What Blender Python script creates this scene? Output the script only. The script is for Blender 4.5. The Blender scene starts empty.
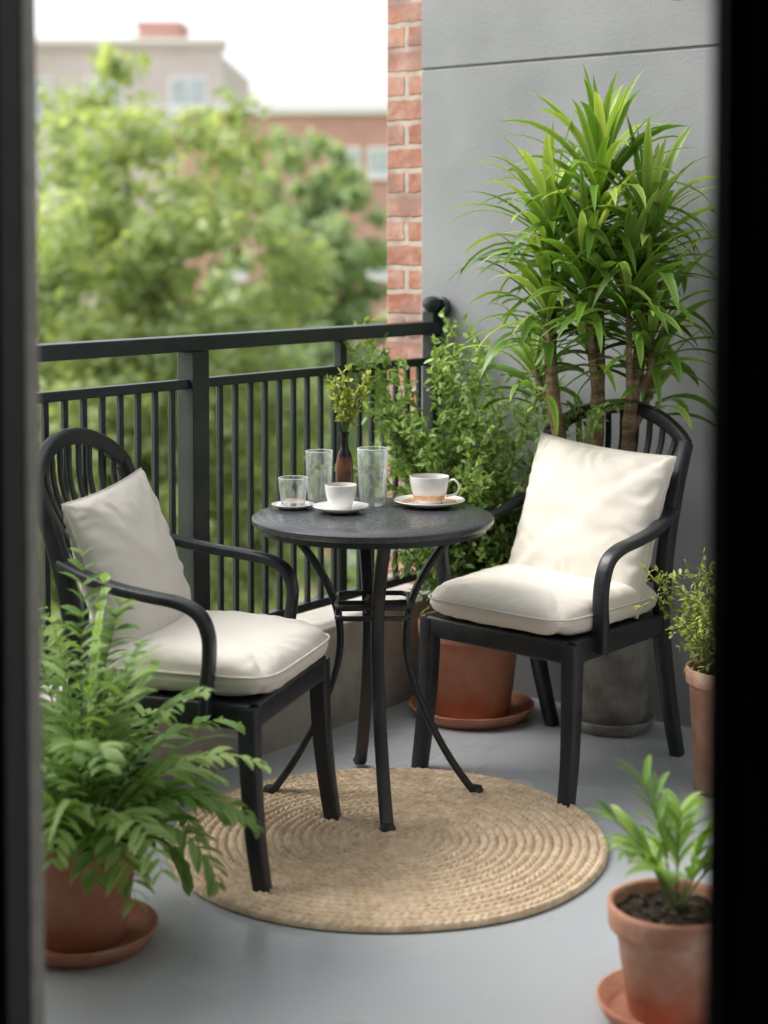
import bpy, math, random
import numpy as np
from mathutils import Vector, Matrix, noise
random.seed(7); np.random.seed(7)
V=Vector
TH=math.radians(36.6)
A=V((math.sin(TH),math.cos(TH),0)); B=V((math.cos(TH),-math.sin(TH),0))
C=V((0.172,5.205,0)); UP=V((0,0,1))
def L(s,t,z=0): return C+B*s+A*t+UP*z
FRAME=Matrix.Translation(C)@Matrix(((B.x,A.x,0,0),(B.y,A.y,0,0),(0,0,1,0),(0,0,0,1)))
# ---------------------------------------------------------------- materials
def newmat(name):
    m=bpy.data.materials.new(name); m.use_nodes=True
    nt=m.node_tree; nt.nodes.clear()
    out=nt.nodes.new('ShaderNodeOutputMaterial')
    return m,nt,out
def N(nt,t,**kw):
    n=nt.nodes.new(t)
    for k,v in kw.items(): setattr(n,k,v)
    return n
def ramp(nt,fac,cols):
    r=N(nt,'ShaderNodeValToRGB'); e=r.color_ramp.elements
    while len(e)<len(cols): e.new(0.5)
    for i,(p,c) in enumerate(cols):
        e[i].position=p; e[i].color=(*c,1)
    nt.links.new(fac,r.inputs[0]); return r.outputs[0]
def mat(name,c1,c2=None,scale=6,rough=.6,bump=.0,bscale=60,detail=6,spec=.5,metal=0,lo=.35,hi=.65,trans=0,ior=1.45,roughvar=0,stretch=(1,1,1),sheen=0,stain=None):
    m,nt,out=newmat(name); p=N(nt,'ShaderNodeBsdfPrincipled'); lk=nt.links.new
    lk(p.outputs[0],out.inputs[0])
    p.inputs['Roughness'].default_value=rough; p.inputs['Metallic'].default_value=metal
    p.inputs['Specular IOR Level'].default_value=spec; p.inputs['IOR'].default_value=ior
    p.inputs['Transmission Weight'].default_value=trans
    p.inputs['Sheen Weight'].default_value=sheen
    tc=N(nt,'ShaderNodeTexCoord'); mp=N(nt,'ShaderNodeMapping'); mp.inputs['Scale'].default_value=stretch
    lk(tc.outputs['Object'],mp.inputs[0])
    if c2 is None: p.inputs['Base Color'].default_value=(*c1,1)
    else:
        nz=N(nt,'ShaderNodeTexNoise'); nz.inputs['Scale'].default_value=scale; nz.inputs['Detail'].default_value=detail
        lk(mp.outputs[0],nz.inputs['Vector'])
        col=ramp(nt,nz.outputs[0],[(lo,c1),(hi,c2)])
        if stain:
            sc,amt,sc_col=stain
            n4=N(nt,'ShaderNodeTexNoise'); n4.inputs['Scale'].default_value=sc; n4.inputs['Detail'].default_value=10; n4.inputs['Roughness'].default_value=.65
            lk(tc.outputs['Object'],n4.inputs['Vector'])
            mr=N(nt,'ShaderNodeMapRange'); mr.interpolation_type='SMOOTHSTEP'; mr.inputs[1].default_value=.45; mr.inputs[2].default_value=.78; mr.inputs[4].default_value=amt
            lk(n4.outputs[0],mr.inputs[0]); mx=N(nt,'ShaderNodeMix'); mx.data_type='RGBA'; lk(mr.outputs[0],mx.inputs[0]); lk(col,mx.inputs[6]); mx.inputs[7].default_value=(*sc_col,1); col=mx.outputs[2]
        lk(col,p.inputs['Base Color'])
        if roughvar:
            mr=N(nt,'ShaderNodeMapRange'); mr.inputs[1].default_value=.25; mr.inputs[2].default_value=.75
            mr.inputs[3].default_value=rough-roughvar; mr.inputs[4].default_value=rough+roughvar
            lk(nz.outputs[0],mr.inputs[0]); lk(mr.outputs[0],p.inputs['Roughness'])
    if bump:
        n2=N(nt,'ShaderNodeTexNoise'); n2.inputs['Scale'].default_value=bscale; n2.inputs['Detail'].default_value=5
        lk(mp.outputs[0],n2.inputs['Vector'])
        b=N(nt,'ShaderNodeBump'); b.inputs['Strength'].default_value=bump; b.inputs['Distance'].default_value=.01
        lk(n2.outputs[0],b.inputs['Height']); lk(b.outputs[0],p.inputs['Normal'])
    return m
def leafmat(name,dark,mid,light,trans=.35,rough=.42):
    m,nt,out=newmat(name); lk=nt.links.new
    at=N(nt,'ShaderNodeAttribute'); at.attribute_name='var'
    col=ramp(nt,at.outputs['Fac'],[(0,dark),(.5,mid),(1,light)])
    p=N(nt,'ShaderNodeBsdfPrincipled'); p.inputs['Roughness'].default_value=rough
    p.inputs['Specular IOR Level'].default_value=.4
    lk(col,p.inputs['Base Color'])
    tr=N(nt,'ShaderNodeBsdfTranslucent')
    g=N(nt,'ShaderNodeMix'); g.data_type='RGBA'; g.blend_type='MULTIPLY'; g.inputs[0].default_value=1
    lk(col,g.inputs[6]); g.inputs[7].default_value=(1.5,1.5,.7,1); lk(g.outputs[2],tr.inputs[0])
    mx=N(nt,'ShaderNodeMixShader'); mx.inputs[0].default_value=trans
    lk(p.outputs[0],mx.inputs[1]); lk(tr.outputs[0],mx.inputs[2]); lk(mx.outputs[0],out.inputs[0])
    return m
def glassmat(name,tint=(.95,.965,.965)):
    # thin pressed glass: clear with faint milky streaks painted in as cut-pattern highlights
    m,nt,out=newmat(name); lk=nt.links.new
    t=N(nt,'ShaderNodeBsdfTransparent'); t.inputs[0].default_value=(*tint,1)
    g=N(nt,'ShaderNodeBsdfGlossy'); g.inputs['Roughness'].default_value=.05
    f=N(nt,'ShaderNodeFresnel'); f.inputs[0].default_value=1.33
    ma=N(nt,'ShaderNodeMath'); ma.operation='MULTIPLY_ADD'; ma.inputs[1].default_value=.7; ma.inputs[2].default_value=.05; ma.use_clamp=True
    lk(f.outputs[0],ma.inputs[0]); mx=N(nt,'ShaderNodeMixShader'); lk(ma.outputs[0],mx.inputs[0]); lk(t.outputs[0],mx.inputs[1]); lk(g.outputs[0],mx.inputs[2])
    d=N(nt,'ShaderNodeBsdfDiffuse'); d.inputs[0].default_value=(.9,.93,.93,1); tl=N(nt,'ShaderNodeBsdfTranslucent'); tl.inputs[0].default_value=(.9,.93,.93,1)
    m2=N(nt,'ShaderNodeMixShader'); lk(d.outputs[0],m2.inputs[1]); lk(tl.outputs[0],m2.inputs[2])
    tc=N(nt,'ShaderNodeTexCoord'); mp=N(nt,'ShaderNodeMapping'); mp.inputs['Scale'].default_value=(1,1,.35); lk(tc.outputs['Object'],mp.inputs[0])
    nz=N(nt,'ShaderNodeTexNoise'); nz.inputs['Scale'].default_value=90; nz.inputs['Detail'].default_value=3; lk(mp.outputs[0],nz.inputs[0])
    lw=N(nt,'ShaderNodeLayerWeight'); lw.inputs[0].default_value=.35
    mr=N(nt,'ShaderNodeMapRange'); mr.inputs[1].default_value=.45; mr.inputs[2].default_value=.68; mr.inputs[3].default_value=.02; mr.inputs[4].default_value=.24; lk(nz.outputs[0],mr.inputs[0])
    ad=N(nt,'ShaderNodeMath'); ad.operation='MULTIPLY_ADD'; ad.inputs[1].default_value=.22; lk(lw.outputs['Facing'],ad.inputs[0]); lk(mr.outputs[0],ad.inputs[2])
    m3=N(nt,'ShaderNodeMixShader'); lk(ad.outputs[0],m3.inputs[0]); lk(mx.outputs[0],m3.inputs[1]); lk(m2.outputs[0],m3.inputs[2]); lk(m3.outputs[0],out.inputs[0])
    return m
def brickmat(name,scale=1,bw=.2,rh=.068,mortar=.008,c1=(.36,.13,.085),c2=(.50,.25,.17),cm=(.52,.47,.42),wob=.008):
    m,nt,out=newmat(name); lk=nt.links.new
    p=N(nt,'ShaderNodeBsdfPrincipled'); p.inputs['Roughness'].default_value=.9; lk(p.outputs[0],out.inputs[0])
    tc=N(nt,'ShaderNodeTexCoord'); sp=N(nt,'ShaderNodeSeparateXYZ'); lk(tc.outputs['Object'],sp.inputs[0])
    ad=N(nt,'ShaderNodeMath'); lk(sp.outputs[0],ad.inputs[0]); lk(sp.outputs[1],ad.inputs[1])
    cb=N(nt,'ShaderNodeCombineXYZ'); lk(ad.outputs[0],cb.inputs[0]); lk(sp.outputs[2],cb.inputs[1])
    nz=N(nt,'ShaderNodeTexNoise'); nz.inputs['Scale'].default_value=22; nz.inputs['Detail'].default_value=6; lk(tc.outputs['Object'],nz.inputs[0])
    br=N(nt,'ShaderNodeTexBrick'); br.inputs['Scale'].default_value=scale
    br.inputs['Brick Width'].default_value=bw; br.inputs['Row Height'].default_value=rh; br.inputs['Mortar Size'].default_value=mortar
    br.inputs['Mortar Smooth'].default_value=.3; br.inputs['Bias'].default_value=0
    br.inputs['Color1'].default_value=(*c1,1); br.inputs['Color2'].default_value=(*c2,1); br.inputs['Mortar'].default_value=(*cm,1)
    vm=N(nt,'ShaderNodeVectorMath'); vm.operation='SCALE'; vm.inputs['Scale'].default_value=wob; lk(nz.outputs[1],vm.inputs[0])
    va=N(nt,'ShaderNodeVectorMath'); lk(cb.outputs[0],va.inputs[0]); lk(vm.outputs[0],va.inputs[1]); lk(va.outputs[0],br.inputs['Vector'])
    n3=N(nt,'ShaderNodeTexNoise'); n3.inputs['Scale'].default_value=11; n3.inputs['Detail'].default_value=9; n3.inputs['Roughness'].default_value=.7; lk(tc.outputs['Object'],n3.inputs[0])
    mx=N(nt,'ShaderNodeMix'); mx.data_type='RGBA'; mx.blend_type='MIX'
    mr=N(nt,'ShaderNodeMapRange'); mr.inputs[1].default_value=.42; mr.inputs[2].default_value=.70; mr.inputs[4].default_value=.8
    lk(n3.outputs[0],mr.inputs[0]); lk(mr.outputs[0],mx.inputs[0]); lk(br.outputs[0],mx.inputs[6]); mx.inputs[7].default_value=(.55,.41,.35,1)
    n5=N(nt,'ShaderNodeTexNoise'); n5.inputs['Scale'].default_value=6; n5.inputs['Detail'].default_value=4
    m5=N(nt,'ShaderNodeMapRange'); m5.inputs[1].default_value=.46; m5.inputs[2].default_value=.60; m5.inputs[4].default_value=.75; lk(va.outputs[0],n5.inputs[0]); lk(n5.outputs[0],m5.inputs[0])
    mx2=N(nt,'ShaderNodeMix'); mx2.data_type='RGBA'; lk(m5.outputs[0],mx2.inputs[0]); lk(mx.outputs[2],mx2.inputs[6]); mx2.inputs[7].default_value=(.27,.16,.14,1)
    lk(mx2.outputs[2],p.inputs['Base Color'])
    mm=N(nt,'ShaderNodeMath'); mm.operation='MULTIPLY_ADD'; mm.inputs[1].default_value=-1; lk(br.outputs['Fac'],mm.inputs[0]); 
    ms=N(nt,'ShaderNodeMath'); ms.operation='MULTIPLY'; ms.inputs[1].default_value=.6; lk(nz.outputs[0],ms.inputs[0]); lk(ms.outputs[0],mm.inputs[2])
    b=N(nt,'ShaderNodeBump'); b.inputs['Distance'].default_value=.01; b.inputs['Strength'].default_value=.9; lk(mm.outputs[0],b.inputs['Height']); lk(b.outputs[0],p.inputs['Normal'])
    return m
M={}
M['black']=mat('charcoal_painted_metal',(.014,.016,.020),(.026,.028,.033),14,rough=.38,bump=.12,bscale=90,roughvar=.08)
M['rail']=mat('railing_paint',(.012,.018,.019),(.022,.029,.031),10,rough=.42,bump=.08,bscale=60)
M['tabletop']=mat('table_top_paint',(.046,.049,.056),(.050,.053,.061),60,rough=.27,bump=.03,bscale=220,roughvar=.02)
M['frame']=mat('door_frame_black',(.014,.014,.016),(.024,.024,.026),4,rough=.35)
M['trim']=mat('door_weather_trim',(.42,.40,.36),(.50,.48,.44),30,rough=.7)
M['floor']=mat('painted_concrete_floor',(.375,.400,.422),(.405,.430,.452),1.6,rough=.27,bump=.04,bscale=60,detail=2,roughvar=.05,lo=.2,hi=.8)
M['curb']=mat('weathered_curb_concrete',(.32,.30,.265),(.47,.44,.40),5,rough=.85,bump=.4,bscale=50,detail=9,stain=(6,.6,(.22,.20,.17)))
M['wall']=mat('grey_rendered_wall',(.245,.252,.265),(.305,.312,.325),2.5,rough=.9,bump=.14,bscale=90,detail=10,stain=(1.6,.4,(.36,.365,.375)))
M['facade']=mat('facade_render',(.30,.30,.30),(.36,.36,.35),3,rough=.9)
M['room']=mat('interior_paint',(.16,.15,.14),(.2,.19,.18),3,rough=.8)
M['brick']=brickmat('old_brick',mortar=.0105,rh=.079,bw=.215,c1=(.33,.12,.08),c2=(.50,.25,.18),cm=(.46,.39,.34),wob=.015)
M['cloth']=mat('linen_canvas',(.735,.685,.61),(.785,.74,.67),300,rough=.95,bump=.3,bscale=480,sheen=.2,detail=4)
M['pipe']=mat('linen_piping',(.62,.575,.505),(.70,.655,.585),60,rough=.95)
M['terra']=mat('terracotta',(.40,.15,.085),(.52,.24,.15),7,rough=.8,bump=.25,bscale=60,detail=9,stain=(11,.6,(.56,.36,.27)))
M['terra2']=mat('terracotta_limed',(.44,.20,.125),(.56,.33,.24),9,rough=.85,bump=.3,bscale=60,detail=10,stain=(9,.9,(.60,.46,.38)))
M['greypot']=mat('grey_stoneware',(.20,.185,.16),(.36,.34,.30),12,rough=.85,bump=.6,bscale=50,detail=9,stain=(20,.7,(.12,.11,.09)))
M['soil']=mat('potting_soil',(.012,.009,.006),(.05,.036,.025),60,rough=1,bump=1,bscale=90)
M['rug']=mat('jute_rope',(.47,.345,.22),(.71,.57,.41),38,rough=.95,bump=.4,bscale=220,detail=6,lo=.3,hi=.7)
M['china']=mat('white_china',(.82,.81,.79),rough=.12)
M['gold']=mat('ochre_glaze_band',(.66,.34,.15),(.80,.52,.28),50,rough=.2)
M['coffee']=mat('coffee',(.06,.025,.01),rough=.1)
M['glass']=glassmat('clear_glass')
M['copper']=mat('dark_amber_bottle',(.05,.02,.012),(.16,.065,.035),30,rough=.15)
M['neck']=mat('dark_bottle_neck',(.01,.01,.01),rough=.2)
M['cane']=mat('dracaena_cane',(.16,.10,.06),(.34,.24,.15),18,rough=.9,bump=.8,bscale=40,stretch=(1,1,3))
M['bark']=mat('tree_bark',(.14,.12,.09),(.22,.19,.15),5,rough=.95,bump=.5,bscale=12)
M['stem']=mat('green_stem',(.09,.14,.04),(.15,.20,.07),12,rough=.7)
M['twig']=mat('brown_twig',(.10,.07,.04),(.16,.12,.07),12,rough=.8)
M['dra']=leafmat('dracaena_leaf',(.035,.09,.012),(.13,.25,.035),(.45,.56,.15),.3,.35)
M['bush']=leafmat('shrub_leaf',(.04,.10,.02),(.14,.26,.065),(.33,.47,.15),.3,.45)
M['fern']=leafmat('fern_leaf',(.06,.13,.035),(.18,.31,.09),(.38,.52,.20),.35,.5)
M['spid']=leafmat('palm_leaf',(.08,.17,.03),(.18,.33,.07),(.36,.50,.15),.35,.45)
M['yel']=leafmat('herb_leaf',(.12,.17,.03),(.26,.32,.07),(.48,.52,.16),.3,.55)
M['tree']=leafmat('tree_foliage',(.20,.25,.12),(.31,.375,.185),(.43,.50,.27),.42,.6)  # leaf greens lightened: aerial haze is painted into the colour
M['tree2']=leafmat('far_tree_foliage',(.21,.29,.17),(.30,.39,.23),(.41,.50,.32),.42,.6)  # also paled, the haze sits in the leaf colour
M['grass']=mat('lawn',(.18,.22,.10),(.30,.34,.17),.3,rough=1)
M['bld1']=mat('pale_render',(.54,.48,.48),(.60,.54,.54),.5,rough=.9)
M['white']=mat('white_trim',(.76,.76,.75),rough=.6)
M['win']=mat('window_glass',(.36,.42,.45),(.48,.54,.57),2,rough=.15)
M['bbrick']=mat('far_brick',(.50,.28,.23),(.59,.36,.305),.8,rough=.95,detail=8)
# ---------------------------------------------------------------- mesh builder
class MB:
    def __init__(s): s.v=[];s.f=[];s.m=[];s.var=[];s.mats=[]
    def mi(s,k):
        if k not in s.mats: s.mats.append(k)
        return s.mats.index(k)
    def add(s,vs,fs,k,var=.5):
        o=len(s.v); s.v+= [tuple(p) for p in vs]; s.var+=[var]*len(vs) if not isinstance(var,list) else var
        i=s.mi(k)
        for f in fs: s.f.append(tuple(o+j for j in f)); s.m.append(i)
    def build(s,name,sharp=40,bevel=0,matrix=None,wall=False,subsurf=0,smooth=True):
        if wall:
            nv=[]
            for p in s.v:
                q=V(p); d=-(q-C).dot(A)
                if d<.05: q-=A*(.012+.038*math.exp((d-.05)*4)-d)
                nv.append(tuple(q))
            s.v=nv
        me=bpy.data.meshes.new(name); me.from_pydata(s.v,[],s.f); me.update()
        for k in s.mats: me.materials.append(M[k])
        me.polygons.foreach_set('material_index',s.m)
        me.polygons.foreach_set('use_smooth',[smooth]*len(s.f))
        at=me.attributes.new('var','FLOAT','POINT'); at.data.foreach_set('value',s.var)
        if smooth and sharp: me.set_sharp_from_angle(angle=math.radians(sharp))
        ob=bpy.data.objects.new(name,me); bpy.context.collection.objects.link(ob)
        if matrix is not None: ob.matrix_world=matrix
        if bevel:
            b=ob.modifiers.new('b','BEVEL'); b.width=bevel; b.segments=2; b.limit_method='ANGLE'; b.angle_limit=math.radians(50)
        return ob
def box(mb,c0,c1,k,fn=None):
    x0,y0,z0=c0;x1,y1,z1=c1
    vs=[V((x,y,z)) for z in (z0,z1) for x,y in ((x0,y0),(x1,y0),(x1,y1),(x0,y1))]
    if fn: vs=[fn(*p) for p in vs]
    mb.add(vs,[(0,3,2,1),(4,5,6,7),(0,1,5,4),(1,2,6,5),(2,3,7,6),(3,0,4,7)],k)
def lathe(mb,prof,c,k,seg=48,flute=0,nf=12,T=None):
    c=V(c); vs=[];n=len(prof)
    for i in range(seg):
        a=2*math.pi*i/seg
        for (r,z) in prof:
            rr=r*(1+flute*math.cos(nf*a)) if r>.001 else r
            p=V((rr*math.cos(a),rr*math.sin(a),z))
            if T: p=T@p
            vs.append(c+p)
    fs=[]
    for i in range(seg):
        j=(i+1)%seg
        for q in range(n-1): fs.append((i*n+q,j*n+q,j*n+q+1,i*n+q+1))
    mb.add(vs,fs,k)
def disc(mb,r,c,k,seg=48,bump=0):
    c=V(c); vs=[c]; R=6; fs=[]
    for q in range(1,R+1):
        for i in range(seg):
            a=2*math.pi*i/seg; vs.append(c+V((r*q/R*math.cos(a),r*q/R*math.sin(a),random.uniform(-bump,bump))))
    for i in range(seg):
        j=(i+1)%seg; fs.append((0,1+i,1+j))
        for q in range(R-1): fs.append((1+q*seg+i,1+(q+1)*seg+i,1+(q+1)*seg+j,1+q*seg+j))
    mb.add(vs,fs,k)
def cr(pts,n=6):
    P=[V(p) for p in pts]; P=[P[0]*2-P[1]]+P+[P[-1]*2-P[-2]]; out=[]
    for i in range(1,len(P)-2):
        for j in range(n):
            t=j/n
            out.append(.5*((2*P[i])+(P[i+1]-P[i-1])*t+(2*P[i-1]-5*P[i]+4*P[i+1]-P[i+2])*t*t+(3*P[i]-P[i-1]-3*P[i+1]+P[i+2])*t**3))
    out.append(P[-2]); return out
def sweep(mb,pts,w,h,side,k,rnd=.3,seg=None,taper=None,closed=False,var=.5):
    n=len(pts); side=V(side); prof=[]
    if rnd>=1:
        sg=seg or 8
        prof=[(math.cos(2*math.pi*i/sg)*.5,math.sin(2*math.pi*i/sg)*.5) for i in range(sg)]
    else:
        r=rnd*.5; c=.5-r
        for q,(sx,sy) in enumerate(((1,1),(-1,1),(-1,-1),(1,-1))):
            for a in (0,45,90):
                an=math.radians(q*90+a); prof.append((sx*c+r*math.cos(an),sy*c+r*math.sin(an)))
    m=len(prof); vs=[]
    for i in range(n):
        if closed: t=(pts[(i+1)%n]-pts[i-1])
        else: t=(pts[min(i+1,n-1)]-pts[max(i-1,0)])
        t.normalize(); s=side-t*side.dot(t)
        if s.length<1e-4: s=t.orthogonal()
        s.normalize(); u=t.cross(s); f=taper(i/(n-1)) if taper else 1
        for (x,y) in prof: vs.append(pts[i]+s*(x*w*f)+u*(y*h*f))
    fs=[]
    for i in range(n if closed else n-1):
        ii=(i+1)%n
        for j in range(m):
            jj=(j+1)%m; fs.append((i*m+j,i*m+jj,ii*m+jj,ii*m+j))
    if not closed:
        fs.append(tuple(range(m-1,-1,-1))); fs.append(tuple((n-1)*m+j for j in range(m)))
    mb.add(vs,fs,k,var)
def rv(a=1): return V((random.gauss(0,a),random.gauss(0,a),random.gauss(0,a)))
# ---------------------------------------------------------------- leaves
def blade(mb,base,d,Ln,W,droop,k,var=.5,n=7,fold=.25,curl=0):
    d=V(d).normalized(); p=V(base)
    side=d.cross(UP)
    if side.length<.05: side=rv().cross(d)
    side.normalize(); side=(Matrix.Rotation(random.uniform(-.5,.5),3,d)@side)
    vs=[];vr=[]
    for i in range(n+1):
        t=i/n; w=W*.5*max(0,math.sin(math.pi*(.10+.90*t)))**.75
        if i==n: w=.0003
        nn=side.cross(d).normalized()
        if nn.z<0: nn=-nn
        vs+= [p-side*w+nn*fold*w, p.copy(), p+side*w+nn*fold*w]
        e=.12 
        vr+= [min(1,var+e),max(0,var-.08),min(1,var+e)]
        if i<n:
            d=(d+V((0,0,-droop/n*(.4+1.2*t)))+side*(curl/n)).normalized(); p=p+d*(Ln/n)
            side=(side-d*side.dot(d)).normalized()
    fs=[]
    for i in range(n):
        o=i*3; fs+=[(o,o+1,o+4,o+3),(o+1,o+2,o+5,o+4)]
    mb.add(vs,fs,k,vr)
def leaf(mb,base,d,Ln,W,k,var,nrm=None,fold=.2,bend=.15):
    d=V(d).normalized(); nrm=nrm or UP
    s=d.cross(nrm)
    if s.length<.05: s=d.orthogonal()
    s.normalize(); u=s.cross(d); w=W*.5
    b=V(base)
    vs=[b,b+d*Ln*.3-s*w*.85+u*fold*w,b+d*Ln*.68-s*w*.75+u*(fold*w-bend*Ln*.3),b+d*Ln-u*bend*Ln,
        b+d*Ln*.68+s*w*.75+u*(fold*w-bend*Ln*.3),b+d*Ln*.3+s*w*.85+u*fold*w,b+d*Ln*.4-u*bend*Ln*.1]
    mb.add(vs,[(0,6,1),(1,6,3,2),(0,5,6),(5,4,3,6)],k,var)
# ================================================================ SETTING
mb=MB()
box(mb,(-.13,-2.82,-.25),(2.55,.0-.001,0),'floor',lambda x,y,z:L(x,y,z))
mb.build('balcony_floor',smooth=False)
mb=MB(); 
box(mb,(-.15,-2.82,-.35),(.07,-.002,.30),'curb')
mb.build('concrete_curb',bevel=.006,matrix=FRAME)
mb=MB(); ZS=1.968
box(mb,(-.064,0,-9),(2.75,.25,ZS),'wall'); box(mb,(-.064,.006,ZS-.001),(2.75,.25,ZS+.008),'wall'); box(mb,(-.064,-.002,ZS+.007),(2.75,.25,3.3),'wall')
mb.build('grey_concrete_wall',bevel=.003,matrix=FRAME)
mb=MB(); box(mb,(-.225,.03,-9),(-.065,.45,3.3),'brick'); mb.build('brick_pillar',bevel=.004,matrix=FRAME)
mb=MB(); box(mb,(2.55,-2.82,0.001),(2.75,-.005,3.3),'facade'); mb.build('facade_wall',matrix=FRAME)
mb=MB()
box(mb,(-.25,-2.92,0),(1.20,-2.821,3.3),'facade'); box(mb,(2.42,-2.92,0),(2.9,-2.821,3.3),'facade'); box(mb,(1.20,-2.92,2.2),(2.42,-2.821,3.3),'facade')
mb.build('balcony_end_wall',matrix=FRAME)
mb=MB() # sliding door frame
s0=1.292; s1=2.302
box(mb,(s0-.11,-2.875,.02),(s0,-2.835,2.15),'frame'); box(mb,(s0-.105,-2.834,.02),(s0+.001,-2.808,2.15),'trim')
box(mb,(s1,-2.875,.02),(s1+.12,-2.835,2.15),'frame'); box(mb,(s1+.005,-2.834,.02),(s1+.115,-2.812,2.15),'trim')
box(mb,(s1+.014,-2.885,.02),(s1+.022,-2.8755,2.15),'frame'); box(mb,(s1+.05,-2.889,.02),(s1+.12,-2.8755,2.15),'frame')
box(mb,(s0-.11,-2.875,2.151),(s1+.12,-2.815,2.21),'frame'); box(mb,(s0-.11,-2.885,-.02),(s1+.12,-2.812,.019),'frame')
mb.build('door_frame',bevel=.003,matrix=FRAME)
mb=MB() # interior room shell
x0,x1,y0,y1,z0,z1=-.2,4.3,-6.2,-2.93,-.005,2.7
box(mb,(x0,y0,z0-.1),(x1,y1,z0),'room'); box(mb,(x0,y0,z1),(x1,y1,z1+.1),'room')
box(mb,(x0-.1,y0,z0),(x0,y1,z1),'room'); box(mb,(x1,y0,z0),(x1+.1,y1,z1),'room'); box(mb,(x0,y0-.1,z0),(x1,y0,z1),'room')
box(mb,(2.91,-2.99,z0),(4.3,-2.931,z1),'room')
mb.build('interior_room',matrix=FRAME,smooth=False)
# railing
mb=MB()
t0=-2.81;t1=-.01
box(mb,(-.032,t0,1.125),(.032,t1,1.165),'rail'); box(mb,(-.015,t0,1.025),(.015,t1,1.050),'rail'); box(mb,(-.015,t0,.345),(.015,t1,.37),'rail')
for t in (-1.138,-2.35): box(mb,(-.03,t-.031,.29),(.03,t+.031,1.124),'rail'); box(mb,(-.05,t-.05,.301),(.05,t+.05,.312),'rail')
box(mb,(-.014,-.52,.371),(.014,-.49,1.124),'rail')
box(mb,(-.022,-.055,.29),(.022,-.008,1.2),'rail')
t=t0+.04
while t<-.07:
    if min(abs(t+1.138),abs(t+2.35))>.05 and abs(t+.505)>.03:
        box(mb,(-.0075,t-.0075,.36),(.0075,t+.0075,1.03),'rail')
    t+=.062
lathe(mb,[(0,-.03),(.018,-.026),(.03,-.01),(.032,.0),(.028,.014),(.014,.022),(0,.024)],(.01,-.045,1.222),'rail',20)
lathe(mb,[(0,-.012),(.030,-.010),(.034,0),(.030,.010),(0,.012)],(.03,-.018,1.21),'rail',24,T=Matrix.Rotation(math.radians(90),3,'X'))
mb.build('balcony_railing',bevel=.003,matrix=FRAME)
# wall lantern
mb=MB(); 
lathe(mb,[(0,0),(.03,.004),(.045,.03),(.045,.2),(.06,.22),(.02,.27),(0,.28)],(.90,-.12,2.09),'black',8)
box(mb,(.88,-.10,2.32),(.92,-.003,2.35),'black'); box(mb,(.86,-.02,2.2),(.94,-.004,2.42),'black')
mb.build('wall_lantern',matrix=FRAME)
# ================================================================ RUG
mb=MB(); NR=24; SR=7; R=.515; NA=960; th0=.002
vs=[];fs=[];nr=NR*SR
for i in range(NA):
    a=2*math.pi*i/NA
    for j in range(nr+1):
        u=j/nr*NR; ph=(u+i/NA)
        fr=ph%1.0; ring=math.floor(ph); rad=u/NR*R
        wob=1+.014*noise.noise(V((math.cos(a)*1.5,math.sin(a)*1.5,.3)))*(u/NR)
        prof=math.sqrt(max(0,1-(2*fr-1)**2))
        circ=max(1,ring)*R/NR*2*math.pi; nb=max(6,round(circ/.021))
        br=math.cos(nb*a+ (2.4 if ring%2 else -2.4)*fr*math.pi)
        z=th0+.012*prof+.0018*br*prof+.003*noise.noise(V((math.cos(a)*rad*6,math.sin(a)*rad*6,0)))
        if j==nr: z=.001
        vs.append(V((rad*wob*math.cos(a),rad*wob*math.sin(a),z)))
n1=nr+1
for i in range(NA):
    j2=(i+1)%NA
    for j in range(nr): fs.append((i*n1+j,i*n1+j+1,j2*n1+j+1,j2*n1+j))
mb.add(vs,fs,'rug')
mb.build('round_jute_rug',sharp=0,matrix=Matrix.Translation((.012,3.745,.003)))
# ================================================================ TABLE
TZ=.724; TC=V((-.028,4.05,0)); mb=MB()
lathe(mb,[(0,-.012),(.27,-.012),(.292,-.018),(.300,-.018),(.304,-.014),(.304,-.003),(.300,0),(.20,0),(0,0)],TC+V((0,0,TZ)),'tabletop',96)
lathe(mb,[(.28,-.034),(.286,-.034),(.286,-.0185),(.28,-.0185)],TC+V((0,0,TZ)),'black',64)
for q,an in enumerate((-82,4,98,176)):
    a=math.radians(an); r=V((math.cos(a),math.sin(a),0)); sd=V((-r.y,r.x,0))
    pts=[TC+r*x+UP*z for x,z in ((.235,.706),(.19,.66),(.135,.585),(.095,.50),(.083,.42),(.092,.34),(.125,.24),(.185,.12),(.245,.03),(.268,.012))]
    sweep(mb,cr(pts,6),.032,.018,sd,'black',.5)
    lathe(mb,[(0,0),(.018,0),(.020,.005),(.015,.014),(0,.016)],TC+r*.262+UP*.014,'black',14)
for z in (.482,.508):
    sweep(mb,[TC+V((x*.09,y*.09,z)) for x,y in [(1,-.8),(1,0),(1,.8),(.8,1),(0,1),(-.8,1),(-1,.8),(-1,0),(-1,-.8),(-.8,-1),(0,-1),(.8,-1)]],.012,.010,UP,'black',.5,closed=True)
for an in (4,98):
    a=math.radians(an); r=V((math.cos(a),math.sin(a),0)); sweep(mb,[TC-r*.09+UP*.495,TC+UP*.495,TC+r*.09+UP*.495],.026,.012,UP,'black',.4)
lathe(mb,[(0,-.02),(.02,-.018),(.024,0),(.02,.018),(0,.02)],TC+UP*.495,'black',16)
for an in (47,137):
    a=math.radians(an); r=V((math.cos(a),math.sin(a),0)); sweep(mb,[TC-r*.28+UP*.700,TC+r*.28+UP*.700],.012,.02,UP,'black',.3)
mb.build('bistro_table',sharp=45)
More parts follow.
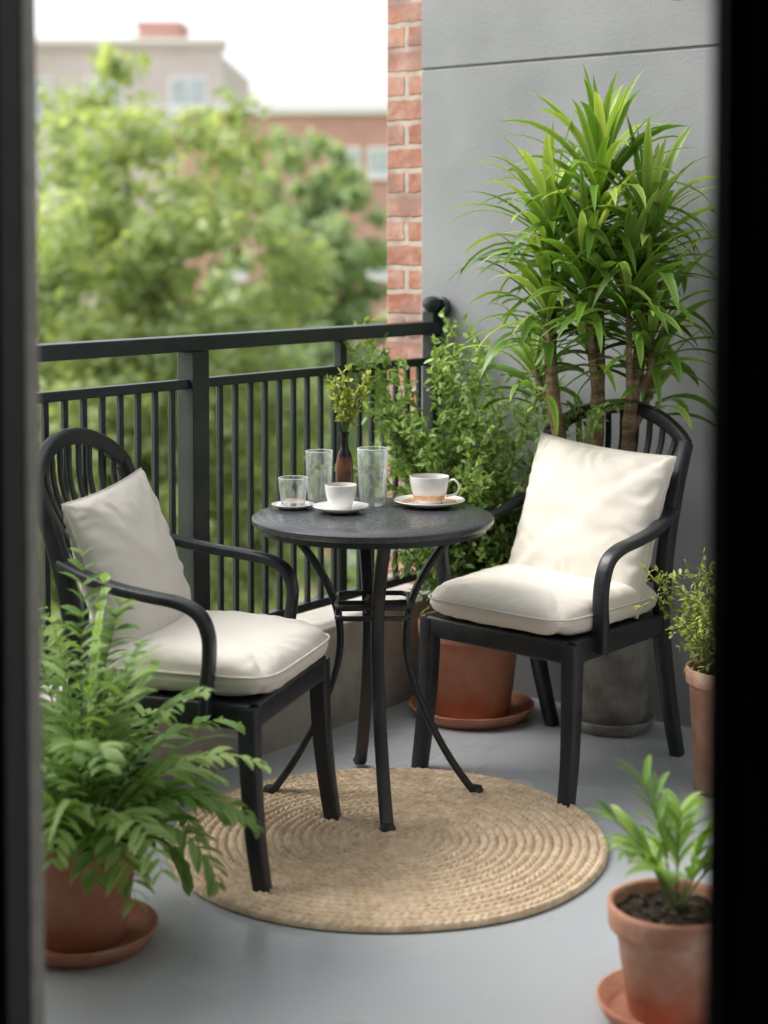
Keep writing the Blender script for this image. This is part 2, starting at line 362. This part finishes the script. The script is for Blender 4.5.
# ================================================================ CHAIRS
def chairmesh():
    mb=MB(); Y=V((0,1,0)); X=V((1,0,0))
    for s in (-1,1):
        sweep(mb,cr([(.240,s*.232,0),(.222,s*.230,.12),(.210,s*.226,.26),(.205,s*.225,.405)],5),.042,.044,Y,'black',.35,taper=lambda t:.82+.22*t)
        sweep(mb,cr([(-.305,s*.205,0),(-.262,s*.208,.14),(-.222,s*.212,.30),(-.208,s*.214,.42),(-.222,s*.217,.58),(-.262,s*.220,.74),(-.312,s*.220,.865)],5),.034,.040,Y,'black',.35,taper=lambda t:.9+.15*math.sin(math.pi*t))
        sweep(mb,cr([(-.245,s*.222,.690),(-.19,s*.236,.672),(-.10,s*.254,.652),(-.01,s*.262,.640),(.06,s*.262,.630),(.105,s*.260,.608),(.125,s*.257,.565),(.124,s*.250,.51),(.116,s*.246,.45),(.112,s*.242,.39),(.112,s*.240,.37)],6),.040,.024,Y,'black',.5)
        sweep(mb,[V((-.20,s*.214,.385)),V((.21,s*.226,.385))],.028,.055,Y,'black',.3)
    sweep(mb,[V((.212,-.22,.385)),V((.212,.22,.385))],.055,.028,UP,'black',.3)
    sweep(mb,[V((-.208,-.21,.385)),V((-.208,.21,.385))],.05,.024,UP,'black',.3)
    box(mb,(-.20,-.215,.396),(.205,.215,.412),'black')
    def arch(ztop,zs,x0,x1,w,h,ys=.222):
        pts=[]
        for i in range(25):
            y=-ys+2*ys*i/24; f=1-(y/ys)**2
            pts.append(V((x0+(x1-x0)*f,y,zs+(ztop-zs)*f**.8)))
        sweep(mb,pts,w,h,UP,'black',.4)
    arch(.948,.858,-.308,-.345,.040,.024)
    arch(.52,.50,-.215,-.235,.035,.018,.214)
    for i in range(9):
        q=(i-4)/4; yb=q*.10; yt=q*.185; f=1-(yt/.222)**2
        zt=.858+.085*f**.8-.010; xt=-.308-.037*f
        sweep(mb,cr([(-.225,yb,.51),(-.245-.02*f,yb*1.2,.66),(xt+.01,yt*.92,.82),(xt,yt,zt)],4),.016,.010,Y,'black',.4)
    return mb
def cushion_verts(Lx,Ly,T,pinch,p,q,n=40,seed=0,wr=.004):
    vs=[];fs=[]
    for side in (1,-1):
        for i in range(n+1):
            for j in range(n+1):
                u=-math.cos(math.pi*i/n); v=-math.cos(math.pi*j/n)
                u=.5*u+.5*(2*i/n-1); v=.5*v+.5*(2*j/n-1)
                x=Lx/2*u*(1-pinch*(1-v*v)); y=Ly/2*v*(1-pinch*(1-u*u))
                h=T/2*(max(0,1-abs(u)**p)*max(0,1-abs(v)**p))**q
                e=max(abs(u),abs(v)); ed=min(1,(1-e)*12)
                w=wr*(noise.noise(V((x*5,y*5,seed+side)))*2.2+noise.noise(V((x*17,y*11,seed+side*3)))*.7)*ed
                pk=wr*.85*math.sin((x if abs(v)>abs(u) else y)*100+7*noise.noise(V((x*14,y*14,seed))))*math.exp(-(1-e)*5)*ed
                c=min(abs(abs(u)-abs(v)),1); pk-=wr*.7*math.sin((x+y if u*v<0 else x-y)*60+seed)*math.exp(-c*6)*ed*min(1,e*1.3)
                vs.append(V((x,y,side*(h+w+pk) if e<1 else 0)))
    m=n+1
    for s in range(2):
        o=s*m*m
        for i in range(n):
            for j in range(n):
                f=(o+i*m+j,o+(i+1)*m+j,o+(i+1)*m+j+1,o+i*m+j+1); fs.append(f if s==0 else f[::-1])
    return vs,fs
def cushion_edge(Lx,Ly,pinch,n=24):
    E=[]
    for i in range(n): E.append((-1+2*i/n,-1))
    for i in range(n): E.append((1,-1+2*i/n))
    for i in range(n): E.append((1-2*i/n,1))
    for i in range(n): E.append((-1,1-2*i/n))
    return [V((Lx/2*u*(1-pinch*(1-v*v)),Ly/2*v*(1-pinch*(1-u*u)),0)) for u,v in E]
def place_chair(center,facing,seed,pil_rot=0,pil_off=(0,0,0),sc=1.0,psz=.44,yaw=0):
    f=V((facing[0],facing[1],0)).normalized(); l=V((-f.y,f.x,0))
    T=Matrix.Translation((center[0],center[1],0))@Matrix(((f.x,l.x,0,0),(f.y,l.y,0,0),(0,0,1,0),(0,0,0,1)))@Matrix.Diagonal((sc,sc,1,1))
    ch=chairmesh().build('garden_armchair',sharp=45,matrix=T)
    mb=MB(); vs,fs=cushion_verts(.475,.455,.105,.0,7,.42,60,seed,.0032)
    vs=[V((p.x,p.y,p.z*(.75 if p.z<0 else 1)+.014*(1-(p.x/.24)**2)*(1 if p.z>0 else 0))) for p in vs]
    def rc(p):
        ax,ay=abs(p.x)/.2375,abs(p.y)/.2275; r=(ax**7+ay**7)**(1/7); m=max(ax,ay)
        k=m/r if r>1e-6 else 1
        return V((p.x*k,p.y*k,p.z))
    mb.add([rc(p) for p in vs],fs,'cloth')
    sweep(mb,[rc(p)*1.0+V((0,0,.016)) for p in cushion_edge(.478,.458,0)],.006,.006,UP,'pipe',1,closed=True)
    mb.build('seat_cushion',sharp=0,matrix=T@Matrix.Translation((.015,0,.452)))
    mb=MB(); vs,fs=cushion_verts(psz,psz,.145,.05,2.4,.42,64,seed+5,.0065); 
    mb.add(vs,fs,'cloth')
    sweep(mb,cushion_edge(psz+.002,psz+.002,.05),.005,.005,UP,'pipe',1,closed=True)
    R=Matrix.Rotation(math.radians(yaw),4,'Z')@Matrix.Rotation(math.radians(-108),4,'Y')@Matrix.Rotation(math.radians(pil_rot),4,'Z')
    mb.build('throw_pillow',sharp=0,matrix=T@Matrix.Translation(V((-.155,0,.680))+V(pil_off))@R)
place_chair((.440,4.32),(-.67,-.745),1,4,(.008,.022,-.034),1.035,.435)
place_chair((-.420,3.725),(.955,-.297),11,-4,(-.026,0,-.040),1.0,.415)
# ================================================================ TABLEWARE
def cup(name,x,y,r,h,sr,handle,band):
    mb=MB(); o=V((x,y,TZ+.0005))
    lathe(mb,[(0,.004),(sr*.5,.004),(sr*.55,.001),(sr*.6,.001),(sr*.95,.012),(sr,.0155),(sr*.99,.0175),(sr*.93,.0155),(sr*.6,.007),(sr*.5,.006),(0,.006)],o,'china',64)
    if band: lathe(mb,[(sr*.60,.0082),(sr*.68,.0102),(sr*.76,.0124)],o,'gold',64)
    z=.006
    lathe(mb,[(0,z+.003),(r*.5,z+.002),(r*.55,z),(r*.6,z+.001),(r*.72,z+h*.15),(r*.9,z+h*.5),(r*.98,z+h*.85),(r,z+h),(r*.965,z+h+.0005),(r*.93,z+h*.85),(r*.85,z+h*.5),(r*.65,z+h*.17),(0,z+h*.12)],o,'china',64)
    if band: lathe(mb,[(r*.735,z+h*.165),(r*.83,z+h*.32),(r*.838,z+h*.33)],o,'gold',64)
    disc(mb,r*.93,o+UP*(z+h*.84),'coffee',32)
    hd=V((math.cos(math.radians(handle)),math.sin(math.radians(handle)),0)); sd=V((-hd.y,hd.x,0))
    sweep(mb,cr([o+hd*(r*.93)+UP*(z+h*.82),o+hd*(r*1.25)+UP*(z+h*.88),o+hd*(r*1.5)+UP*(z+h*.66),o+hd*(r*1.35)+UP*(z+h*.38),o+hd*(r*.85)+UP*(z+h*.28)],6),.009,.006,sd,'china',1,seg=10)
    mb.build(name,sharp=50)
cup('coffee_cup',-.110,4.10,.041,.064,.072,60,False)
cup('coffee_cup',.118,4.20,.052,.072,.093,-8,True)
def tumbler(x,y,r,h,nf=14,base=0):
    mb=MB(); o=V((x,y,TZ+base+.001))
    lathe(mb,[(0,0),(r*.76,0),(r*.80,.002),(r*.86,h*.3),(r*.95,h*.7)],o,'glass',112,.016,nf)
    lathe(mb,[(r*.95,h*.7),(r,h-.001),(r*.985,h),(r*.965,h-.001),(r*.92,h*.6),(r*.80,h*.25),(r*.74,.012),(r*.5,.010),(0,.010)],o,'glass',112)
    sweep(mb,[o+V((r*.985*math.cos(2*math.pi*i/40),r*.985*math.sin(2*math.pi*i/40),h)) for i in range(40)],.0016,.0016,UP,'china',1,seg=6,closed=True)  # white ring added to imitate the bright highlight along the glass rim
    return mb
tumbler(-.170,4.225,.036,.140).build('glass_tumbler',sharp=50)
tumbler(-.030,4.215,.041,.148,18).build('glass_tumbler',sharp=50)
mb=tumbler(-.235,4.165,.038,.070,12,.008)
lathe(mb,[(0,.003),(.03,.003),(.033,0),(.036,0),(.053,.008),(.056,.011),(.053,.0115),(.036,.005),(0,.006)],V((-.235,4.165,TZ+.0005)),'china',48)
disc(mb,.028,(-.235,4.165,TZ+.021),'gold',24)
mb.build('votive_glass_on_saucer',sharp=50)
mb=MB(); o=V((-.105,4.285,TZ+.001))
lathe(mb,[(0,0),(.022,0),(.024,.004),(.024,.07),(.022,.105),(.019,.12)],o,'copper',32)
lathe(mb,[(.0192,.12),(.0185,.124),(.012,.138),(.0105,.15),(.0105,.175),(.013,.177),(.013,.185),(.009,.185),(.009,.16),(0,.16)],o,'neck',32)
random.seed(3)
for i in range(14):
    d=V((random.uniform(-.35,.45),random.uniform(-.35,.35),1)).normalized(); p=o+UP*.17; pts=[p.copy()]
    Ln=random.uniform(.10,.18)
    for q in range(6): p=p+d*(Ln/6); d=(d+rv(.06)).normalized(); pts.append(p.copy())
    sweep(mb,pts,.0022,.0022,V((1,0,0)),'stem',1,seg=5)
    for q in range(2,7):
        for w in range(5): leaf(mb,pts[q],d+rv(.8),random.uniform(.014,.026),.011,'yel',random.uniform(.35,1),nrm=UP+rv(.5))
mb.build('bud_vase_with_sprigs',sharp=50)
# ================================================================ POTS
def pot(mb,c,rt,rb,h,k,rim=.035,saucer=None,soil=True,sk=None):
    c=V((c[0],c[1],.0)); z=0
    if saucer:
        sr=saucer; lathe(mb,[(0,.001),(sr*.82,.001),(sr*.88,.004),(sr,.034),(sr,.038),(sr*.965,.038),(sr*.86,.012),(0,.011)],c,sk or k,64); z=.012
    rs=rb+(rt*.93-rb)*(1-rim/h)
    lathe(mb,[(0,z),(rb*.95,z),(rb,z+.004),(rs,z+h-rim-.002),(rs+.002,z+h-rim),(rt*.985,z+h-rim+.001),(rt,z+h-rim+.006),(rt*1.01,z+h-.008),(rt*1.0,z+h),(rt*.94,z+h),(rt*.90,z+h-.006),(rt*.87,z+h-.05)],c,k,72)
    if soil: disc(mb,rt*.885,c+UP*(z+h-.022),'soil',40,.004)
    return c+UP*(z+h-.022)
# -------- dracaena
random.seed(21); mb=MB(); pc=pot(mb,(.665,4.675),.125,.100,.30,'greypot',.03,.125)
heads=[((.60,4.53,1.54),.34,72,1.0),((.47,4.55,1.43),.31,54,.9),((.73,4.49,1.42),.30,52,.9),((.56,4.46,1.30),.30,50,.8),((.67,4.44,1.25),.28,46,.8),
       ((.46,4.54,1.21),.29,44,.7),((.74,4.47,1.15),.27,40,.7),((.57,4.52,1.14),.22,16,.9),((.43,4.62,1.04),.24,22,.6),((.75,4.52,1.02),.23,20,.7)]
canes=[[(.64,4.66,.27),(.60,4.62,.6),(.605,4.57,.95),(.60,4.54,1.30),(.60,4.53,1.58)],
       [(.66,4.69,.27),(.56,4.64,.60),(.50,4.60,.85),(.47,4.57,1.10),(.47,4.55,1.46)],
       [(.70,4.66,.27),(.70,4.60,.6),(.69,4.54,.9),(.72,4.51,1.15),(.73,4.49,1.44)],
       [(.605,4.56,1.0),(.58,4.51,1.1),(.56,4.46,1.32)],[(.69,4.54,.9),(.68,4.48,1.05),(.67,4.44,1.27)],
       [(.50,4.60,.9),(.45,4.61,1.0),(.43,4.62,1.06)],[(.70,4.55,.88),(.735,4.53,.96),(.75,4.52,1.04)],[(.72,4.51,1.0),(.74,4.48,1.07),(.74,4.47,1.17)],[(.49,4.59,.9),(.47,4.55,1.1),(.46,4.54,1.23)],[(.605,4.57,.9),(.59,4.54,1.02),(.57,4.52,1.15)]]
for i,cn in enumerate(canes):
    w=.046 if i<3 else .022
    P=cr(cn,14); sweep(mb,P,w,w,V((1,0,0)),'cane',1,seg=12,taper=lambda t:1-.25*t+.05*math.sin(t*90))
for (hc,Ln,n,up) in heads:
    hc=V(hc)
    for i in range(n):
        q=i/n; az=i*2.39996+random.uniform(-.3,.3); el=math.radians(18+62*q**1.1*(.7+.3*up)+random.uniform(-10,10))
        d=V((math.cos(az)*math.cos(el),math.sin(az)*math.cos(el),math.sin(el)))
        b=hc+UP*((q-.6)*.16)+V((d.x,d.y,0))*.012
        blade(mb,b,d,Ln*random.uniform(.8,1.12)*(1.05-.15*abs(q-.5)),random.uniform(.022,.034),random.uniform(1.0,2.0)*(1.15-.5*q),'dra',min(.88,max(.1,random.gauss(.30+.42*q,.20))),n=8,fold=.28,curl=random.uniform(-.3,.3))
mb.build('dracaena_plant',sharp=0,wall=True)
# -------- shrub
def shrub(mb,c,stems,hr,spread,k,Ll,step,seed,stemk='twig',lo=.1,hi=.9,start=.0,lean=(0,0)):
    random.seed(seed)
    for i in range(stems):
        az=random.uniform(0,2*math.pi); tilt=random.random()**.6*spread
        d=V((math.cos(az)*tilt+lean[0],math.sin(az)*tilt+lean[1],1)).normalized()
        Ln=random.uniform(*hr)*(1.05-.35*tilt); p=c+V((math.cos(az),math.sin(az),0))*random.uniform(0,.06); pts=[p.copy()]
        n=max(6,int(Ln/step)); 
        for q in range(n):
            d=(d+rv(.07)+V((0,0,.01))).normalized(); p=p+d*(Ln/n); pts.append(p.copy())
        sweep(mb,pts,.005,.005,V((1,.1,0)),stemk,1,seg=5,taper=lambda t:1.1-.8*t)
        for q in range(int(n*start)+1,n+1):
            t=q/n; dd=(pts[q]-pts[q-1]).normalized()
            for w in range(2):
                ld=(dd*.5+rv(.8)); 
                if t>.2 and random.random()<.4:
                    sd=(dd*.6+rv(.6)).normalized(); tl=random.uniform(.04,.10)*(1.3-t*.5); pp=pts[q]
                    sweep(mb,[pp,pp+sd*tl*.5,pp+sd*tl],.002,.002,V((1,.1,0)),stemk,1,seg=4)
                    for e in range(6): 
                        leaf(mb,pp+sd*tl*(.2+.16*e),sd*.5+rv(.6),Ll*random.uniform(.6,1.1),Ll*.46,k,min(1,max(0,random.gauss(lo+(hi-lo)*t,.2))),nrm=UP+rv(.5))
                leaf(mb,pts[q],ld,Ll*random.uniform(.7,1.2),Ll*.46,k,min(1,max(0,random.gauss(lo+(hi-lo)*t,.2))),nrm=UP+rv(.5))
mb=MB(); pc=pot(mb,(.262,4.80),.158,.115,.275,'terra',.045,.188)
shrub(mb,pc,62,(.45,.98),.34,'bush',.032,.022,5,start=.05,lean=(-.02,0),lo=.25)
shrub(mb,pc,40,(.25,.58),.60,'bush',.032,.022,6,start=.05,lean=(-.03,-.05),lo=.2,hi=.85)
mb.build('potted_shrub',sharp=50,wall=True)
# -------- fern
random.seed(9); mb=MB(); pc=pot(mb,(-.605,3.20),.125,.085,.215,'terra',.04,.150)
NF=46
for i in range(NF):
    az=i*2.39996+random.uniform(-.2,.2); q=i/NF; el=math.radians(32+54*q+random.uniform(-8,8))
    d=V((math.cos(az)*math.cos(el),math.sin(az)*math.cos(el),math.sin(el))); Ln=random.uniform(.22,.31)*(1+1.05*q); n=18
    p=pc+V((d.x,d.y,0))*.03; droop=random.uniform(1.5,2.7)*(1.15-.6*q); pts=[p.copy()]; ds=[d.copy()]
    for s in range(n):
        t=s/n; d=(d+V((0,0,-droop/n*(.3+1.4*t)))).normalized(); p=p+d*(Ln/n); pts.append(p.copy()); ds.append(d.copy())
    sweep(mb,pts,.0035,.0035,V((1,.2,0)),'stem',1,seg=5,taper=lambda t:1-.7*t)
    vv=random.gauss(.58,.2)
    for s in range(4,n+1):
        t=s/n; dd=ds[s]; sd=dd.cross(UP)
        if sd.length<.05: sd=V((1,0,0))
        sd.normalize(); w=.066*math.sin(math.pi*min(1,.12+.84*t))**.6+.014
        for g in (-1,1):
            blade(mb,pts[s],sd*g+dd*.85+V((0,0,.08))+rv(.14),w*random.uniform(.75,1.25),.0185,.8,'fern',min(1,max(0,vv+random.gauss(.05,.1))),n=4,fold=.25)
for i in range(26):
    az=random.uniform(0,6.28); el=math.radians(random.uniform(45,82)); d=V((math.cos(az)*math.cos(el),math.sin(az)*math.cos(el),math.sin(el)))
    blade(mb,pc+V((d.x,d.y,0))*.08,d,random.uniform(.28,.46),random.uniform(.018,.026),random.uniform(1.2,2.4),'fern',random.uniform(.45,.95),n=9,fold=.3,curl=random.uniform(-.4,.4))
mb.build('potted_fern',sharp=0)
# -------- foreground palm-like plant
random.seed(4); mb=MB(); pc=pot(mb,(.520,2.88),.114,.078,.200,'terra2',.045,.135,sk='terra')
for i in range(90): 
    a=random.uniform(0,6.28); r=random.uniform(0,.09); q=pc+V((r*math.cos(a),r*math.sin(a),.004)); s=random.uniform(.003,.008)
    lathe(mb,[(0,-s*.5),(s,0),(0,s*.5)],q,random.choice(['soil','twig','soil']),5)
for i in range(10):
    az=i*2.39996+1.9; q=i/10; el=math.radians(50+36*q+random.uniform(-6,6))
    d=V((math.cos(az)*math.cos(el),math.sin(az)*math.cos(el),math.sin(el))); Ln=random.uniform(.17,.23); n=12
    p=pc+V((d.x,d.y,0))*.012+V((.010,.01,0)); pts=[p.copy()];ds=[d.copy()]; droop=random.uniform(.7,1.5)
    for s in range(n):
        d=(d+V((0,0,-droop/n*(.2+1.8*s/n)))).normalized(); p=p+d*(Ln/n); pts.append(p.copy()); ds.append(d.copy())
    sweep(mb,pts,.0055,.0055,V((1,.2,0)),'stem',1,seg=6,taper=lambda t:1.1-.8*t)
    for s in range(5,n+1):
        dd=ds[s]; sd=dd.cross(UP).normalized()
        for g in (-1,1):
            blade(mb,pts[s],sd*g*.6+dd*.9+V((0,0,.3))+rv(.12),random.uniform(.06,.095)*(1.1-.6*abs(s/n-.6)),.0135,1.0,'spid',min(1,max(0,random.gauss(.55,.2))),n=5,fold=.3)
mb.build('potted_palm',sharp=0)
# -------- mid right herb
mb=MB(); pc=pot(mb,(.885,4.12),.108,.085,.32,'terra2',.04,None)
shrub(mb,pc,24,(.16,.34),.75,'yel',.022,.022,8,'stem',.2,.9,start=.2,lean=(-.12,0))
mb.build('potted_herb',sharp=50)
# ================================================================ BACKGROUND
GZ=-9
mb=MB(); mb.add([V((-600,-200,GZ)),V((600,-200,GZ)),V((600,1500,GZ)),V((-600,1500,GZ))],[(0,1,2,3)],'grass'); mb.build('ground',smooth=False)
def leafcloud(cent,rad,nper,size,var,k,mb,flat=.8):
    n=len(cent)*nper
    ci=np.repeat(np.arange(len(cent)),nper); c=np.array(cent)[ci]; r=np.array(rad)[ci][:,None]
    d=np.random.normal(size=(n,3)); d/=np.linalg.norm(d,axis=1)[:,None]
    off=d*r*(np.random.rand(n,1)**.6)*1.15; off[:,2]*=flat; pos=c+off
    nrm=d*.6+np.random.normal(size=(n,3))*.6+np.array([0,0,.5]); nrm/=np.linalg.norm(nrm,axis=1)[:,None]
    t=np.cross(nrm,np.random.normal(size=(n,3))); t/=np.linalg.norm(t,axis=1)[:,None]; b=np.cross(nrm,t)
    s=size*(.6+.8*np.random.rand(n,1))
    P=np.stack([pos-t*s*.5,pos+b*s*.32,pos+t*s*.5,pos-b*s*.32],axis=1).reshape(-1,3)
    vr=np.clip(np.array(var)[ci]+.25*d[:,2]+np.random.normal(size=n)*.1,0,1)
    o=len(mb.v); mb.v+=P.tolist(); mb.var+=np.repeat(vr,4).tolist(); i=mb.mi(k)
    F=(np.arange(n*4).reshape(-1,4)+o).tolist(); mb.f+=[tuple(f) for f in F]; mb.m+=[i]*n
def tree(name,x,y,ztop,zbot,rx,k,ncl,nper,size,seed,mb=None,trunk=True):
    np.random.seed(seed); random.seed(seed); own=mb is None
    if own: mb=MB()
    H=ztop-zbot; cz=zbot+H*.42
    cent=[];rad=[];var=[]
    lobes=[(random.uniform(0,6.28),random.uniform(-.7,.9),random.uniform(.75,1.15)) for _ in range(9)]
    while len(cent)<ncl:
        d=np.random.normal(size=3); d/=np.linalg.norm(d); r=random.random()**.45
        az=math.atan2(d[1],d[0]); f=.90
        for la,lz,lw in lobes: f+=.10*lw*math.exp(-((math.cos(az-la)-1)**2*3+(d[2]-lz)**2*5))
        hz=(H*.56 if d[2]>0 else H*.42)
        p=np.array([x+d[0]*rx*r*f,y+d[1]*rx*r*f,cz+d[2]*hz*r*min(1.05,f)])
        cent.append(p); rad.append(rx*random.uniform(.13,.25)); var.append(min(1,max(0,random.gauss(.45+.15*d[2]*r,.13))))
    if trunk:
        tr=cr([(x,y,GZ),(x+.1,y,GZ+(zbot-GZ)*.6),(x-.1,y,zbot+H*.2),(x+.1,y,zbot+H*.5),(x,y,ztop-H*.15)],5)
        sweep(mb,tr,rx*.17,rx*.17,V((1,0,0)),'bark',1,seg=10,taper=lambda t:1-.85*t)
        for i in range(min(34,ncl//4)):
            e=V(cent[random.randrange(len(cent))]); zz=max(zbot-.5,e.z-random.uniform(.5,2)); b=V((x,y,min(zz,ztop-H*.25)))
            m=(b+e)/2+V((0,0,-.15))+rv(.12)
            sweep(mb,cr([b,m,e],5),rx*.045,rx*.045,V((1,.1,0)),'bark',1,seg=6,taper=lambda t:1-.75*t)
    leafcloud(cent,rad,nper,size,var,k,mb)
    if own: mb.build(name,sharp=0,smooth=False)
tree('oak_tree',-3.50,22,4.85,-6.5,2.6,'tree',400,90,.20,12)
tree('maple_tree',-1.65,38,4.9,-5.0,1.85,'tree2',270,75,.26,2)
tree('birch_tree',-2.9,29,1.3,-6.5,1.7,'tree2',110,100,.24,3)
np.random.seed(5); mb=MB()
for i,(x,y,zt,rx) in enumerate([(-9,44,.8,3.2),(-5.5,45,-.3,2.6),(-.2,44,.2,2.6),(3.5,43,.2,2.8),(.6,30,-1.6,2.0),(-5.2,17,-1.2,1.6),(-1.6,18,-2.3,1.6),(1.2,20,-2.4,1.7),(-.4,26,-1.6,1.6)]):
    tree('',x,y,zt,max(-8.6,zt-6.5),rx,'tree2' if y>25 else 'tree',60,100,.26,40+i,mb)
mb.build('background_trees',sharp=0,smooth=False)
# buildings
def bld(origin,rot,w,d,h,k,wins,extra=None):
    mb=MB(); box(mb,(0,0,0),(w,d,h),k)
    box(mb,(-.15,-.15,h),(w+.15,d+.15,h+.25),'white' if extra!='pale' else 'bld1')
    for (x,z,a,b) in wins:
        box(mb,(x-a/2-.1,-.06,z-b/2-.1),(x+a/2+.1,.02,z+b/2+.1),'white'); box(mb,(x-a/2,-.075,z-b/2),(x+a/2,-.061,z+b/2),'win')
        box(mb,(x-.03,-.09,z-b/2),(x+.03,-.076,z+b/2),'white'); box(mb,(x-a/2-.15,-.14,z-b/2-.2),(x+a/2+.15,-.061,z-b/2-.101),'white')
    return mb,Matrix.Translation(origin)@Matrix.Rotation(rot,4,'Z')
W=[]
for fl in range(5):
    for xx in (1.85,5.35,6.25,9.5,12.0): W.append((xx,13.15-fl*3.1,.50,.70))
mb,T=bld((-6.4,50,GZ),math.radians(-3),15,12,14.6,'bbrick',W)
mb.build('brick_apartment_building',matrix=T,smooth=False)
W=[]
for fl in range(5):
    for xx in (3,6.2,9.9): W.append((xx,17.2-fl*3.4,1.5,1.6))
mb,T=bld((-18.5,72,GZ),math.radians(-2),11.4,.4,19.3,'bld1',W,'pale')
box(mb,(.1,.401,0),(11.2,12,19.2),'bld1'); box(mb,(-.1,-.3,19.551),(11.6,.3,19.75),'white')
box(mb,(7.3,2,19.21),(9.2,4.5,20.6),'bbrick'); box(mb,(7.2,1.9,20.6),(9.3,4.6,20.8),'bbrick')
box(mb,(7.2,-1.2,15.6),(11.9,-.16,15.85),'white')
for i in range(12): box(mb,(7.3+i*.4,-1.15,15.851),(7.36+i*.4,-1.09,16.7),'white')
box(mb,(7.2,-1.17,16.701),(11.9,-1.07,16.78),'white')
mb.build('rendered_apartment_building',matrix=T,smooth=False)
# ================================================================ LIGHT
w=bpy.data.worlds.new('World'); bpy.context.scene.world=w; w.use_nodes=True; nt=w.node_tree; nt.nodes.clear()
sky=nt.nodes.new('ShaderNodeTexSky'); sky.sky_type='NISHITA'; sky.sun_disc=False
sky.sun_elevation=math.radians(50); sky.sun_rotation=math.radians(-80); sky.dust_density=4; sky.air_density=1.2; sky.ozone_density=1
hs=nt.nodes.new('ShaderNodeHueSaturation'); hs.inputs['Saturation'].default_value=.22; hs.inputs['Value'].default_value=2.7
wm=nt.nodes.new('ShaderNodeMix'); wm.data_type='RGBA'; wm.blend_type='MULTIPLY'; wm.inputs[0].default_value=1; wm.inputs[7].default_value=(1.0,.99,.97,1)
bg=nt.nodes.new('ShaderNodeBackground'); bg.inputs[1].default_value=.15
o=nt.nodes.new('ShaderNodeOutputWorld'); nt.links.new(sky.outputs[0],hs.inputs['Color']); nt.links.new(hs.outputs[0],wm.inputs[6]); nt.links.new(wm.outputs[2],bg.inputs[0]); nt.links.new(bg.outputs[0],o.inputs[0])
sl=bpy.data.lights.new('sun','SUN'); sl.energy=1.5; sl.angle=math.radians(28); sl.color=(1,.965,.91)
so=bpy.data.objects.new('sun',sl); bpy.context.collection.objects.link(so)
az=math.radians(-80); el=math.radians(50)
sd=V((math.sin(az)*math.cos(el),math.cos(az)*math.cos(el),math.sin(el)))
so.rotation_euler=(-sd).to_track_quat('-Z','Y').to_euler()
# ================================================================ CAMERA
cd=bpy.data.cameras.new('camera'); co=bpy.data.objects.new('camera',cd); bpy.context.collection.objects.link(co)
co.location=(0,0,1.385); co.rotation_euler=(math.radians(90-2.5),0,0)
cd.sensor_width=36; cd.lens=1620/1024*36; cd.shift_y=-(512-323)/1024; cd.clip_start=.05; cd.clip_end=4000
cd.dof.use_dof=True; cd.dof.focus_distance=4.1; cd.dof.aperture_fstop=1.95
sc=bpy.context.scene; sc.camera=co
sc.view_settings.view_transform='Standard'; sc.view_settings.look='None'; sc.view_settings.exposure=0
